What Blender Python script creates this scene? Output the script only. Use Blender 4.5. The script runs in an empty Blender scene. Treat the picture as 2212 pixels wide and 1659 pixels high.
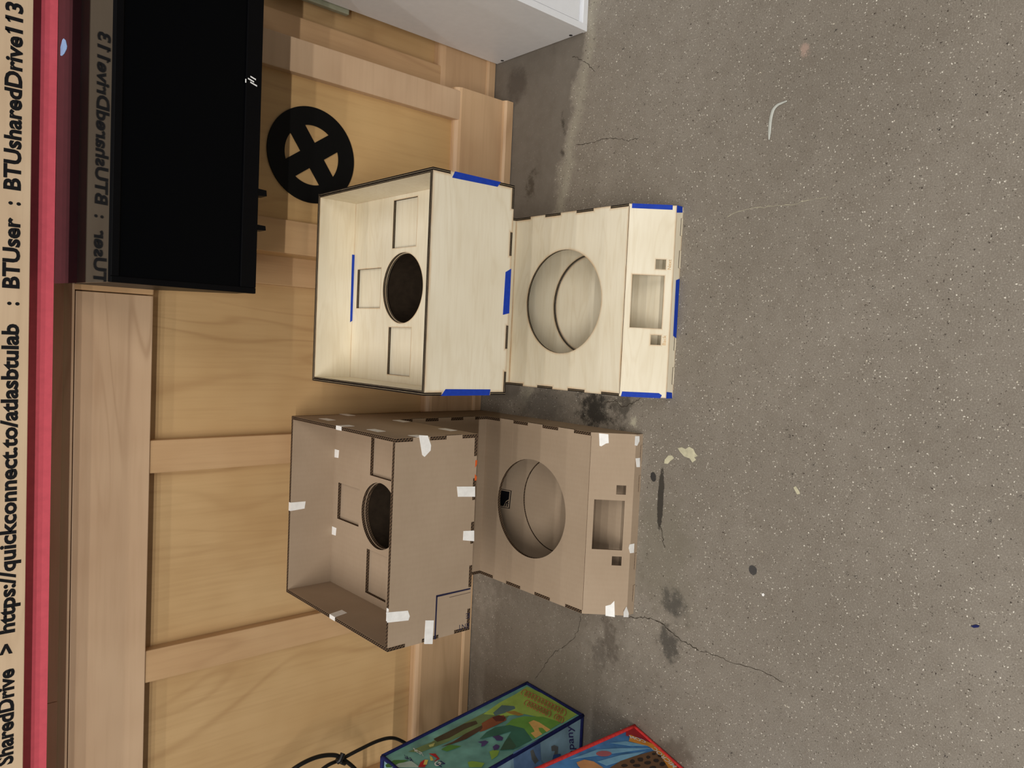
import bpy, bmesh, math, random
import numpy as np
from mathutils import Vector, Matrix
from mathutils.geometry import tessellate_polygon

# ------------------------------------------------------------------ camera
F_PX, CX, CY = 1661.0, 1106.0, 829.5          # pixels of the 2212x1659 frame
TILT, YAW, CAM_H = math.radians(42.0), math.radians(3.94), 1.4
FW = np.array([-math.sin(YAW)*math.cos(TILT), math.cos(YAW)*math.cos(TILT), -math.sin(TILT)])
RT = np.array([math.cos(YAW), math.sin(YAW), 0.0])
UP = np.cross(RT, FW)
CAM = np.array([0.0, 0.0, CAM_H])

scene = bpy.context.scene
col = scene.collection
cam_data = bpy.data.cameras.new('camera')
cam_data.sensor_width = 36.0
cam_data.lens = 36.0*F_PX/2212.0
cam_data.clip_start = 0.02
cam = bpy.data.objects.new('camera', cam_data)
col.objects.link(cam)
# the phone was held sideways: image right is "down" in the room, image up is "right"
ax, ay, az = -UP, RT, -FW
cam.matrix_world = Matrix(((ax[0], ay[0], az[0], CAM[0]), (ax[1], ay[1], az[1], CAM[1]),
                           (ax[2], ay[2], az[2], CAM[2]), (0, 0, 0, 1)))
scene.camera = cam

# ------------------------------------------------------------------ world, lights, exposure
world = bpy.data.worlds.new('room_ambient')
scene.world = world
world.use_nodes = True
bg = world.node_tree.nodes['Background']
bg.inputs['Color'].default_value = (0.95, 0.93, 0.90, 1)
bg.inputs['Strength'].default_value = 0.07

def tube_light(x, y, z, power, length=5.0, width=0.10):
    """a linear ceiling lamp running parallel to the counter"""
    d = bpy.data.lights.new('ceiling_tube', 'AREA')
    d.shape = 'RECTANGLE'; d.size = length; d.size_y = width
    d.energy = power; d.color = (1.0, 0.965, 0.91)
    o = bpy.data.objects.new('ceiling_tube', d)
    o.location = (x, y, z)
    col.objects.link(o)
    return o
for ly, lp in ((-4.3, 370), (-2.8, 110), (-1.7, 60), (-0.3, 46), (1.2, 22)):
    tube_light(-1.75, ly, 5.0, lp*0.78, 4.0)
    tube_light(2.5, ly, 5.0, lp*0.30, 2.4)

scene.view_settings.view_transform = 'Standard'
scene.view_settings.look = 'None'
scene.view_settings.exposure = 0.0
scene.view_settings.gamma = 1.0
scene.view_settings.use_curve_mapping = False

# ------------------------------------------------------------------ pixel -> room helpers
def ray(x, y):
    return FW + (CY-y)/F_PX*RT - (x-CX)/F_PX*UP
def on_plane(px, p0, n):
    r = ray(*px); n = np.asarray(n, float)
    return CAM + ((np.asarray(p0, float)-CAM) @ n)/(r @ n)*r
def on_x(px, v): return on_plane(px, (v, 0, 0), (1, 0, 0))
def on_y(px, v): return on_plane(px, (0, v, 0), (0, 1, 0))
def on_z(px, v): return on_plane(px, (0, 0, v), (0, 0, 1))

# ------------------------------------------------------------------ materials
def srgb(r, g, b):
    f = lambda c: (c/255/12.92) if c/255 <= 0.04045 else ((c/255+0.055)/1.055)**2.4
    return (f(r), f(g), f(b), 1.0)

class Mat:
    def __init__(self, name):
        self.m = bpy.data.materials.new(name); self.m.use_nodes = True
        self.t = self.m.node_tree
        self.b = self.t.nodes['Principled BSDF']
    def node(self, kind, **kw):
        n = self.t.nodes.new(kind)
        for k, v in kw.items(): setattr(n, k, v)
        return n
    def link(self, a, b): self.t.links.new(a, b)
    def coords(self, kind='Object', scale=(1, 1, 1), rot=(0, 0, 0), loc=(0, 0, 0)):
        tc = self.node('ShaderNodeTexCoord'); mp = self.node('ShaderNodeMapping')
        mp.inputs['Scale'].default_value = scale; mp.inputs['Rotation'].default_value = rot
        mp.inputs['Location'].default_value = loc
        self.link(tc.outputs[kind], mp.inputs['Vector'])
        return mp.outputs['Vector']
    def world_coords(self):
        g = self.node('ShaderNodeNewGeometry')
        return g.outputs['Position']
    def noise(self, vec, scale, detail=3, rough=0.55, dist=0.0):
        n = self.node('ShaderNodeTexNoise')
        n.inputs['Scale'].default_value = scale; n.inputs['Detail'].default_value = detail
        n.inputs['Roughness'].default_value = rough; n.inputs['Distortion'].default_value = dist
        if vec is not None: self.link(vec, n.inputs['Vector'])
        return n.outputs['Fac']
    def math(self, op, a, b=None, c=None, clamp=False):
        n = self.node('ShaderNodeMath', operation=op, use_clamp=clamp)
        for i, v in enumerate((a, b, c)):
            if v is None: continue
            if isinstance(v, (int, float)): n.inputs[i].default_value = v
            else: self.link(v, n.inputs[i])
        return n.outputs[0]
    def ramp(self, fac, stops):
        n = self.node('ShaderNodeValToRGB')
        e = n.color_ramp.elements
        while len(e) < len(stops): e.new(0.5)
        for el, (p, c) in zip(e, stops):
            el.position = p; el.color = c if len(c) == 4 else (*c, 1)
        self.link(fac, n.inputs['Fac'])
        return n.outputs['Color']
    def mix(self, fac, a, b, mode='MIX'):
        n = self.node('ShaderNodeMix', data_type='RGBA', blend_type=mode)
        if isinstance(fac, (int, float)): n.inputs['Factor'].default_value = fac
        else: self.link(fac, n.inputs['Factor'])
        for key, v in (('A', a), ('B', b)):
            s = [i for i in n.inputs if i.name == key and i.type == 'RGBA'][0]
            if isinstance(v, tuple): s.default_value = v
            else: self.link(v, s)
        return [o for o in n.outputs if o.type == 'RGBA'][0]
    def base(self, c):
        if isinstance(c, tuple): self.b.inputs['Base Color'].default_value = c
        else: self.link(c, self.b.inputs['Base Color'])
    def rough(self, r, spec=0.5):
        if isinstance(r, (int, float)): self.b.inputs['Roughness'].default_value = r
        else: self.link(r, self.b.inputs['Roughness'])
        self.b.inputs['Specular IOR Level'].default_value = spec
    def bump(self, h, strength=0.2, dist=0.002):
        n = self.node('ShaderNodeBump')
        n.inputs['Strength'].default_value = strength; n.inputs['Distance'].default_value = dist
        self.link(h, n.inputs['Height']); self.link(n.outputs['Normal'], self.b.inputs['Normal'])

def plain(name, c, rough=0.5, spec=0.5, grain=0.06, gscale=60):
    M = Mat(name)
    v = M.coords()
    n = M.noise(v, gscale, 3)
    dark = tuple(x*(1-grain*2) for x in c[:3])+(1,)
    lite = tuple(min(1, x*(1+grain*2)) for x in c[:3])+(1,)
    M.base(M.ramp(n, [(0.3, dark), (0.7, lite)])); M.rough(rough, spec)
    return M.m

def maple(name, axis, light, dark, line, seed=0.0, rough=0.42):
    """axis: grain direction in world space ('X' or 'Z')"""
    M = Mat(name)
    tc = M.node('ShaderNodeNewGeometry')
    mp = M.node('ShaderNodeMapping')
    sc = {'X': (0.9, 6, 6), 'Z': (6, 6, 0.9)}[axis]
    mp.inputs['Scale'].default_value = sc
    mp.inputs['Location'].default_value = (seed, seed*0.7, seed*1.3)
    M.link(tc.outputs['Position'], mp.inputs['Vector'])
    big = M.noise(mp.outputs['Vector'], 0.75, 2, 0.5, 0.5)
    rings = M.math('SINE', M.math('MULTIPLY', big, 62.0))
    lines = M.math('POWER', M.math('MULTIPLY_ADD', rings, 0.5, 0.5), 14.0)
    patch = M.noise(mp.outputs['Vector'], 0.9, 2, 0.5)
    pm = M.math('MULTIPLY', M.math('SUBTRACT', patch, 0.40), 3.2, clamp=True)
    lines = M.math('MULTIPLY', lines, M.math('MULTIPLY', pm, 0.42))
    mp2 = M.node('ShaderNodeMapping')
    s2 = {'X': (4, 90, 90), 'Z': (90, 90, 4)}[axis]
    mp2.inputs['Scale'].default_value = s2
    M.link(tc.outputs['Position'], mp2.inputs['Vector'])
    fine = M.noise(mp2.outputs['Vector'], 1.0, 4, 0.6)
    blot = M.noise(tc.outputs['Position'], 5.0, 2)
    c = M.ramp(blot, [(0.3, dark), (0.7, light)])
    c = M.mix(M.math('MULTIPLY', M.math('SUBTRACT', fine, 0.45, clamp=True), 0.6), c, line)
    c = M.mix(lines, c, line)
    M.base(c); M.rough(rough, 0.4)
    M.bump(fine, 0.05, 0.001)
    return M.m

def floor_material():
    M = Mat('worn_concrete')
    P = M.world_coords()
    n1 = M.noise(P, 2.2, 4, 0.6)
    n2 = M.noise(P, 26, 4, 0.65)
    n3 = M.noise(P, 400, 4, 0.75)
    n4 = M.noise(P, 520, 2, 0.6)
    c = M.ramp(n1, [(0.30, srgb(126, 118, 107)), (0.5, srgb(135, 127, 116)), (0.72, srgb(143, 135, 124))])
    c = M.mix(M.math('MULTIPLY', M.math('SUBTRACT', n2, 0.42, clamp=True), 1.3), c, srgb(110, 100, 88))
    c = M.mix(M.math('MULTIPLY', M.math('SUBTRACT', n3, 0.48, clamp=True), 2.2), c, srgb(92, 84, 74))
    c = M.mix(M.math('MULTIPLY', M.math('SUBTRACT', 0.47, n3, clamp=True), 2.2), c, srgb(190, 184, 172))
    sep = M.node('ShaderNodeSeparateXYZ'); M.link(P, sep.inputs[0])
    X, Y = sep.outputs['X'], sep.outputs['Y']
    wob = M.math('SUBTRACT', M.noise(P, 9, 5, 0.6), 0.5)
    wob2 = M.math('SUBTRACT', M.noise(P, 45, 4, 0.65), 0.5)
    # smooth grey repair patch along the wall, right of the wooden machine
    e = M.math('ADD', M.math('MULTIPLY_ADD', X, 0.20, Y), M.math('MULTIPLY', wob, 0.10))
    e = M.math('ADD', e, M.math('MULTIPLY', wob2, 0.03))
    patch = M.math('MULTIPLY', M.math('SUBTRACT', e, 1.500), 90.0, clamp=True)
    right = M.math('MULTIPLY', M.math('SUBTRACT', X, -0.16), 40.0, clamp=True)
    patch = M.math('MULTIPLY', patch, right)
    pale = M.math('MULTIPLY', M.math('SUBTRACT', 0.030, M.math('ABSOLUTE', M.math('SUBTRACT', e, 1.475))), 30.0, clamp=True)
    c = M.mix(M.math('MULTIPLY', M.math('MULTIPLY', pale, right), 0.75), c, srgb(158, 152, 136))
    pc = M.ramp(n2, [(0.3, srgb(104, 97, 88)), (0.7, srgb(116, 109, 100))])
    c = M.mix(M.math('MULTIPLY', patch, 0.92), c, pc)
    # speckles of aggregate
    keep = M.math('SUBTRACT', 1.0, M.math('MULTIPLY', patch, 0.9))
    for sc, rad, thr, colr, seed in ((190, 0.24, 0.94, srgb(232, 226, 212), 0.0), (90, 0.11, 0.95, srgb(226, 216, 196), 7.3),
                                     (100, 0.17, 0.93, srgb(56, 46, 40), 3.1), (42, 0.085, 0.92, srgb(40, 34, 32), 11.7),
                                     (260, 0.30, 0.86, srgb(188, 181, 168), 5.5), (240, 0.28, 0.86, srgb(84, 76, 67), 19.5)):
        mp = M.node('ShaderNodeMapping'); mp.inputs['Location'].default_value = (seed, seed*1.7, 0)
        M.link(P, mp.inputs['Vector'])
        v = M.node('ShaderNodeTexVoronoi'); v.inputs['Scale'].default_value = sc
        M.link(mp.outputs['Vector'], v.inputs['Vector'])
        s = M.node('ShaderNodeSeparateColor'); M.link(v.outputs['Color'], s.inputs[0])
        pick = M.math('GREATER_THAN', s.outputs['Red'], thr)
        dot = M.math('MULTIPLY', M.math('SUBTRACT', rad, M.math('ADD', v.outputs['Distance'], M.math('MULTIPLY', M.math('SUBTRACT', n4, 0.5), 1.1))), 12.0, clamp=True)
        c = M.mix(M.math('MULTIPLY', M.math('MULTIPLY', pick, dot), keep), c, colr)
    # stains, scuffs and darker areas with a shape of their own: (x, y, rx, ry, angle, colour, strength, ragged)
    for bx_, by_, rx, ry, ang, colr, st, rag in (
            (-0.90, 1.42, 0.50, 0.42, 0.0, srgb(96, 88, 78), 0.55, 0.6),  # wide soft-edged darker area at the left, towards the wall
            (-0.45, 1.02, 0.16, 0.10, 0.2, srgb(112, 106, 90), 0.4, 0.7),
            (-0.322, 1.037, 0.064, 0.008, 0.0, srgb(58, 54, 48), 0.95, 0.45),
            (-0.555, 0.986, 0.036, 0.030, 0.5, srgb(66, 64, 60), 0.75, 1.2),
            (-0.647, 0.999, 0.040, 0.026, 0.2, srgb(62, 59, 55), 0.75, 1.4),
            (-0.690, 1.165, 0.060, 0.022, 0.3, srgb(84, 76, 68), 0.65, 1.3),
            (-0.735, 1.190, 0.035, 0.040, 0.0, srgb(84, 77, 70), 0.55, 1.2),
            (-0.283, 1.061, 0.011, 0.008, 0.3, srgb(48, 47, 47), 0.95, 0.2),
            (-0.432, 0.800, 0.010, 0.009, 0.2, srgb(58, 57, 58), 0.9, 0.3),
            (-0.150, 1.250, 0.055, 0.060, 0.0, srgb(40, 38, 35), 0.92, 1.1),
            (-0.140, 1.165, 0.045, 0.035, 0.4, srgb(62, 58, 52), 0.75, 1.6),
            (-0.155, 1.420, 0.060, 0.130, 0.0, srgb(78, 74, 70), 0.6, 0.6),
            (-0.880, 0.960, 0.030, 0.050, 0.4, srgb(92, 82, 72), 0.6, 1.0),
            (0.430, 1.515, 0.030, 0.022, 0.1, srgb(70, 62, 52), 0.75, 1.8),
            (0.560, 1.402, 0.034, 0.010, 0.15, srgb(62, 57, 50), 0.85, 1.8),
            (0.490, 1.400, 0.016, 0.008, 0.6, srgb(62, 57, 50), 0.8, 1.6),
            (0.700, 1.590, 0.05, 0.05, 0.0, srgb(74, 66, 60), 0.6, 0.8),
            (0.590, 0.760, 0.016, 0.012, 0.4, srgb(176, 150, 136), 0.75, 1.2),
            (-0.17, 1.125, 0.03, 0.014, 0.2, srgb(176, 170, 150), 0.8, 1.5)):
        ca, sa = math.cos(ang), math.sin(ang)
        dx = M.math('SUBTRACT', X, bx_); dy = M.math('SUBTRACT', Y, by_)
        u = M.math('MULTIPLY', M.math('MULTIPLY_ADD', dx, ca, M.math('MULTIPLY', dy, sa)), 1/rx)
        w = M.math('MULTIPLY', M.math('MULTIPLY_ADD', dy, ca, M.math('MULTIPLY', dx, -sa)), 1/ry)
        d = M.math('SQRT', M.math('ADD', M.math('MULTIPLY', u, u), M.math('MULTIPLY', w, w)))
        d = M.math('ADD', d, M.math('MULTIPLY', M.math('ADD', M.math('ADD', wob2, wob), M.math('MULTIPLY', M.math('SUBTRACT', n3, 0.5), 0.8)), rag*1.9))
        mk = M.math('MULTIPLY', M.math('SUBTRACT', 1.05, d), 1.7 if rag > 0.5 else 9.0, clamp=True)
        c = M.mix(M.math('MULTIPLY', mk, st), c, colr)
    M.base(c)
    M.rough(M.math('MULTIPLY_ADD', n2, 0.25, 0.42), 0.35)
    M.bump(M.math('ADD', n3, M.math('MULTIPLY', n2, 0.6)), 0.12, 0.002)
    return M.m

def birch_material():
    M = Mat('birch_plywood')
    v = M.coords('Object', (1.6, 9, 9))
    big = M.noise(v, 1.3, 3, 0.5, 1.0)
    rings = M.math('POWER', M.math('MULTIPLY_ADD', M.math('SINE', M.math('MULTIPLY', big, 46.0)), 0.5, 0.5), 4.0)
    fine = M.noise(M.coords('Object', (14, 200, 200)), 1.0, 3)
    c = M.ramp(M.noise(M.coords(), 6, 2), [(0.3, srgb(229, 218, 193)), (0.7, srgb(239, 230, 208))])
    c = M.mix(M.math('MULTIPLY', rings, 0.14), c, srgb(196, 174, 132))
    c = M.mix(M.math('MULTIPLY', M.math('SUBTRACT', fine, 0.45, clamp=True), 0.5), c, srgb(198, 178, 142))
    at = M.node('ShaderNodeAttribute'); at.attribute_name = 'burn'
    bn = M.math('MULTIPLY', at.outputs['Fac'], M.math('MULTIPLY_ADD', M.noise(M.coords(), 24, 3), 1.8, -0.25), clamp=True)
    c = M.mix(M.math('MULTIPLY', bn, 0.62), c, srgb(196, 142, 66))
    c = M.mix(M.math('MULTIPLY', M.math('POWER', at.outputs['Fac'], 5.0), 0.45), c, srgb(98, 62, 28))
    M.base(c); M.rough(0.5, 0.3)
    return M.m

def cardboard_material():
    M = Mat('corrugated_cardboard')
    v = M.coords()
    blot = M.noise(v, 7, 3)
    fib = M.noise(M.coords('Object', (60, 260, 260)), 1.0, 3)
    c = M.ramp(blot, [(0.3, srgb(163, 143, 121)), (0.7, srgb(172, 152, 130))])
    c = M.mix(M.math('MULTIPLY', M.math('SUBTRACT', fib, 0.42, clamp=True), 0.3), c, srgb(140, 118, 97))
    w = M.node('ShaderNodeTexWave'); w.inputs['Scale'].default_value = 26; w.inputs['Distortion'].default_value = 0.6
    M.link(M.coords(), w.inputs['Vector'])
    c = M.mix(M.math('MULTIPLY', w.outputs['Fac'], 0.035), c, srgb(128, 106, 86))
    M.base(c); M.rough(0.8, 0.2)
    return M.m

def flute_material():
    M = Mat('cardboard_flutes')
    tc = M.node('ShaderNodeTexCoord'); sp = M.node('ShaderNodeSeparateXYZ'); M.link(tc.outputs['Object'], sp.inputs[0])
    s = M.math('ADD', M.math('ADD', sp.outputs['X'], sp.outputs['Y']), sp.outputs['Z'])
    w = M.math('SINE', M.math('MULTIPLY', s, 2*math.pi/0.0072))
    c = M.ramp(M.math('MULTIPLY_ADD', w, 0.5, 0.5), [(0.40, srgb(22, 17, 13)), (0.85, srgb(92, 74, 57))])
    M.base(c); M.rough(0.9, 0.1)
    return M.m

MT = {
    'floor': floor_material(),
    'panel': maple('maple_panel', 'Z', srgb(206, 172, 125), srgb(193, 157, 110), srgb(146, 104, 62), 1.0),
    'panel2': maple('maple_panel_golden', 'Z', srgb(206, 170, 118), srgb(194, 156, 105), srgb(150, 108, 64), 9.0),
    'stile': maple('maple_stile', 'Z', srgb(206, 170, 128), srgb(196, 158, 116), srgb(150, 110, 74), 4.0),
    'rail': maple('maple_rail', 'X', srgb(210, 180, 148), srgb(198, 166, 134), srgb(156, 120, 90), 6.0),
    'base': maple('maple_baseboard', 'X', srgb(212, 178, 140), srgb(198, 162, 124), srgb(150, 112, 78), 12.0),
    'strip': maple('birch_counter_edge', 'X', srgb(226, 200, 168), srgb(214, 186, 154), srgb(180, 150, 118), 15.0),
    'red': plain('red_laminate', srgb(228, 98, 112), 0.35, 0.4, 0.03),
    'birch': birch_material(),
    'burnt': plain('laser_burnt_edge', srgb(24, 17, 14), 0.8, 0.2, 0.15, 80),
    'core': plain('plywood_core', srgb(196, 176, 142), 0.7, 0.2, 0.1),
    'shade_cup': plain('dark_shade_cup', srgb(44, 35, 26), 0.9, 0.1, 0.1),  # dark colour stands in for shade below the hopper opening
    'card': cardboard_material(),
    'flute': flute_material(),
    'liner': plain('cardboard_liner_edge', srgb(120, 98, 78), 0.8, 0.2, 0.1),
    'bluetape': plain('blue_painters_tape', srgb(28, 62, 170), 0.7, 0.2, 0.05, 120),
    'whitetape': plain('white_masking_tape', srgb(244, 243, 240), 0.7, 0.3, 0.03, 90),
    'black': plain('black_vinyl', srgb(8, 8, 8), 0.55, 0.15, 0.05),
    'ink': plain('black_letter_vinyl', srgb(14, 14, 18), 0.5, 0.3, 0.05),
    'navyink': plain('navy_print_ink', srgb(40, 38, 62), 0.6, 0.2, 0.08),
    'greyink': plain('grey_print_ink', srgb(104, 88, 78), 0.7, 0.2, 0.08),
    'orangeink': plain('orange_print_ink', srgb(206, 92, 40), 0.7, 0.2, 0.05),
    'engrave': plain('engraved_lettering', srgb(214, 178, 132), 0.7, 0.2, 0.1),
    'logo': plain('white_logo_print', srgb(240, 240, 240), 0.5, 0.3, 0.01),
    'sticker': plain('pale_blue_sticker', srgb(150, 190, 236), 0.4, 0.4, 0.05),
    'gloss': plain('glossy_black_plastic', srgb(14, 14, 16), 0.04, 0.55, 0.02),
    'satin': plain('satin_black_plastic', srgb(5, 5, 7), 0.4, 0.12, 0.05),
    'screen': plain('dark_screen_glass', srgb(2, 3, 5), 0.3, 0.08, 0.02),
    'white': plain('white_painted_metal', srgb(238, 240, 244), 0.4, 0.5, 0.01),
    'hole': plain('dark_screw_hole', srgb(50, 50, 52), 0.6, 0.3, 0.05),
    'greygreen': plain('grey_green_plastic', srgb(150, 150, 128), 0.5, 0.3, 0.05),
    'cord': plain('black_rubber_cord', srgb(20, 19, 18), 0.4, 0.4, 0.08),
    'crack': plain('dark_crack', srgb(64, 57, 49), 0.9, 0.1, 0.15),
    'paint': plain('cream_paint_flake', srgb(196, 190, 162), 0.7, 0.2, 0.1),
    'clear': plain('translucent_plastic_strip', srgb(190, 192, 184), 0.25, 0.5, 0.05),
    'navy': plain('navy_bag_binding', srgb(28, 34, 84), 0.75, 0.2, 0.12, 150),
    'redbind': plain('red_bag_binding', srgb(206, 56, 54), 0.7, 0.2, 0.1, 150),
}

# ------------------------------------------------------------------ object helpers
def link(o, parent=None):
    col.objects.link(o)
    if parent is not None: o.parent = parent
    return o
def empty(name, loc):
    o = bpy.data.objects.new(name, None); o.empty_display_size = 0.05
    o.location = loc
    return link(o)
def tag(o, label=None, cat=None, group=None, kind=None):
    if label: o['label'] = label
    if cat: o['category'] = cat
    if group: o['group'] = group
    if kind: o['kind'] = kind
    return o
def mesh_obj(name, verts, faces, mats, parent=None, mi=None, smooth=False):
    """verts in world space; the parent Empties carry only a location"""
    off = Vector((0, 0, 0))
    p = parent
    while p is not None:
        off += p.location; p = p.parent
    me = bpy.data.meshes.new(name)
    me.from_pydata([tuple(Vector(v)-off) for v in verts], [], [tuple(f) for f in faces])
    for m in (mats if isinstance(mats, (list, tuple)) else [mats]): me.materials.append(MT[m] if isinstance(m, str) else m)
    if mi is not None: me.polygons.foreach_set('material_index', mi)
    if smooth: me.polygons.foreach_set('use_smooth', [True]*len(me.polygons))
    me.update()
    return link(bpy.data.objects.new(name, me), parent)
def box(name, lo, hi, mat, parent=None, bevel=0.0):
    bm = bmesh.new()
    bmesh.ops.create_cube(bm, size=1.0)
    for v in bm.verts:
        v.co = Vector([(lo[i]+hi[i])/2 + v.co[i]*(hi[i]-lo[i]) for i in range(3)])
    if bevel > 0:
        bmesh.ops.bevel(bm, geom=list(bm.edges), offset=bevel, segments=2, affect='EDGES', profile=0.6)
    bm.verts.index_update()
    vs = [v.co.copy() for v in bm.verts]; fs = [[v.index for v in f.verts] for f in bm.faces]
    bm.free()
    return mesh_obj(name, vs, fs, mat, parent)
def prism(name, poly, axis, a, b, mat, parent=None):
    """extrude a 2D outline along an axis: 'x' -> outline is (y,z), 'y' -> (x,z), 'z' -> (x,y)"""
    def p3(q, k):
        return {'x': (k, q[0], q[1]), 'y': (q[0], k, q[1]), 'z': (q[0], q[1], k)}[axis]
    n = len(poly)
    vs = [p3(q, a) for q in poly]+[p3(q, b) for q in poly]
    fs = [[i, (i+1) % n, n+(i+1) % n, n+i] for i in range(n)]
    for t in tessellate_polygon([[Vector((q[0], q[1], 0)) for q in poly]]):
        fs.append(list(t)); fs.append([n+i for i in reversed(t)])
    o = mesh_obj(name, vs, fs, mat, parent)
    fix_normals(o); return o
def fix_normals(o):
    bm = bmesh.new(); bm.from_mesh(o.data)
    bmesh.ops.recalc_face_normals(bm, faces=list(bm.faces)); bm.to_mesh(o.data); bm.free()
def tube(name, pts, r, mat, parent=None, seg=10, squash=1.0):
    pts = [Vector(p) for p in pts]
    vs, fs = [], []
    prev = None
    for i, p in enumerate(pts):
        d = (pts[min(i+1, len(pts)-1)]-pts[max(i-1, 0)]).normalized()
        ref = prev if prev is not None else (Vector((0, 0, 1)) if abs(d.z) < 0.9 else Vector((1, 0, 0)))
        a = (ref - d*ref.dot(d)).normalized(); b = d.cross(a); prev = a
        for k in range(seg):
            t = 2*math.pi*k/seg
            rk = r[i] if isinstance(r, list) else r
            vs.append(p + a*math.cos(t)*rk*squash + b*math.sin(t)*rk)
    for i in range(len(pts)-1):
        for k in range(seg):
            fs.append([i*seg+k, i*seg+(k+1) % seg, (i+1)*seg+(k+1) % seg, (i+1)*seg+k])
    fs.append(list(range(seg))[::-1]); fs.append([(len(pts)-1)*seg+k for k in range(seg)])
    return mesh_obj(name, vs, fs, mat, parent, smooth=True)
def spline(ctrl, n=10):
    ctrl = [Vector(c) for c in ctrl]
    out = []
    for i in range(len(ctrl)-1):
        p0, p1, p2, p3 = ctrl[max(i-1, 0)], ctrl[i], ctrl[i+1], ctrl[min(i+2, len(ctrl)-1)]
        for k in range(n):
            t = k/n
            out.append(0.5*((2*p1)+(p2-p0)*t+(2*p0-5*p1+4*p2-p3)*t*t+(3*p1-p0-3*p2+p3)*t**3))
    out.append(ctrl[-1])
    return out
def slab(name, pts, n, th, mat, parent=None):
    """thin flat piece: outline pts (3D, on one plane), thickness th along n"""
    n = Vector(n).normalized(); pts = [Vector(p) for p in pts]
    a = (pts[1]-pts[0]).normalized(); b = n.cross(a)
    flat = [Vector(((p-pts[0]).dot(a), (p-pts[0]).dot(b), 0)) for p in pts]
    area = sum(flat[i].x*flat[(i+1) % len(flat)].y-flat[(i+1) % len(flat)].x*flat[i].y for i in range(len(flat)))
    if area < 0: pts.reverse(); flat.reverse()
    k = len(pts)
    vs = [p+n*th for p in pts]+[p for p in pts]
    fs = [[i, k+i, k+(i+1) % k, (i+1) % k] for i in range(k)]
    for t in tessellate_polygon([flat]):
        t = list(t)
        ar = (flat[t[1]]-flat[t[0]]).cross(flat[t[2]]-flat[t[0]]).z
        if ar < 0: t.reverse()
        fs.append(t); fs.append([k+i for i in reversed(t)])
    return mesh_obj(name, vs, fs, mat, parent)
def text_mesh(body, bold=0.0, shear=0.0):
    """outline mesh of a word, normalised: returns verts (x,y), faces, width, cap height"""
    cu = bpy.data.curves.new('lettering', 'FONT'); cu.body = body; cu.size = 1.0
    cu.offset = bold; cu.shear = shear; cu.resolution_u = 3
    o = bpy.data.objects.new('lettering', cu); col.objects.link(o)
    dg = bpy.context.evaluated_depsgraph_get(); dg.update()
    me = bpy.data.meshes.new_from_object(o.evaluated_get(dg))
    vs = [(v.co.x, v.co.y) for v in me.vertices]; fs = [list(p.vertices) for p in me.polygons]
    bpy.data.objects.remove(o); bpy.data.curves.remove(cu); bpy.data.meshes.remove(me)
    return vs, fs
def lettering(name, body, fn, mat, parent, bold=0.0, shear=0.0, cap=0.69, width=None):
    """fn maps (x in 0..1 of the word width, y with 0 = baseline and 1 = cap height) to a point"""
    vs, fs = text_mesh(body, bold, shear)
    x0 = min(v[0] for v in vs); x1 = max(v[0] for v in vs)
    return mesh_obj(name, [fn((v[0]-x0)/(x1-x0), v[1]/cap) for v in vs], fs, mat, parent)

# ------------------------------------------------------------------ panels with finger joints
def seg_edge(p0, p1, n, phase, t):
    """outline from p0 to p1 (interior on the left); segments with i%2==phase reach the line, the others step in by t"""
    p0, p1 = Vector(p0), Vector(p1)
    d = p1-p0; nrm = Vector((-d.y, d.x)).normalized()
    out = []
    for i in range(n):
        off = nrm*(0 if i % 2 == phase else t)
        out += [p0+d*(i/n)+off, p0+d*((i+1)/n)+off]
    return out
def clean(loop):
    out = []
    for p in loop:
        p = Vector((p[0], p[1]))
        if not out or (p-out[-1]).length > 1e-5: out.append(p)
    if (out[0]-out[-1]).length < 1e-5: out.pop()
    # drop collinear points
    res = []
    for i, p in enumerate(out):
        a, b = p-out[i-1], out[(i+1) % len(out)]-p
        if abs(a.x*b.y-a.y*b.x) > 1e-10: res.append(p)
    return res
def signed(loop): return sum(loop[i].x*loop[(i+1) % len(loop)].y-loop[(i+1) % len(loop)].x*loop[i].y for i in range(len(loop)))/2
def inset(loop, d):
    out = []
    for i, p in enumerate(loop):
        a = (p-loop[i-1]).normalized(); b = (loop[(i+1) % len(loop)]-p).normalized()
        na, nb = Vector((-a.y, a.x)), Vector((-b.y, b.x))
        m = na+nb
        k = max(m.dot(na), 0.35)
        out.append(p+m*(d/k))
    return out
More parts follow.
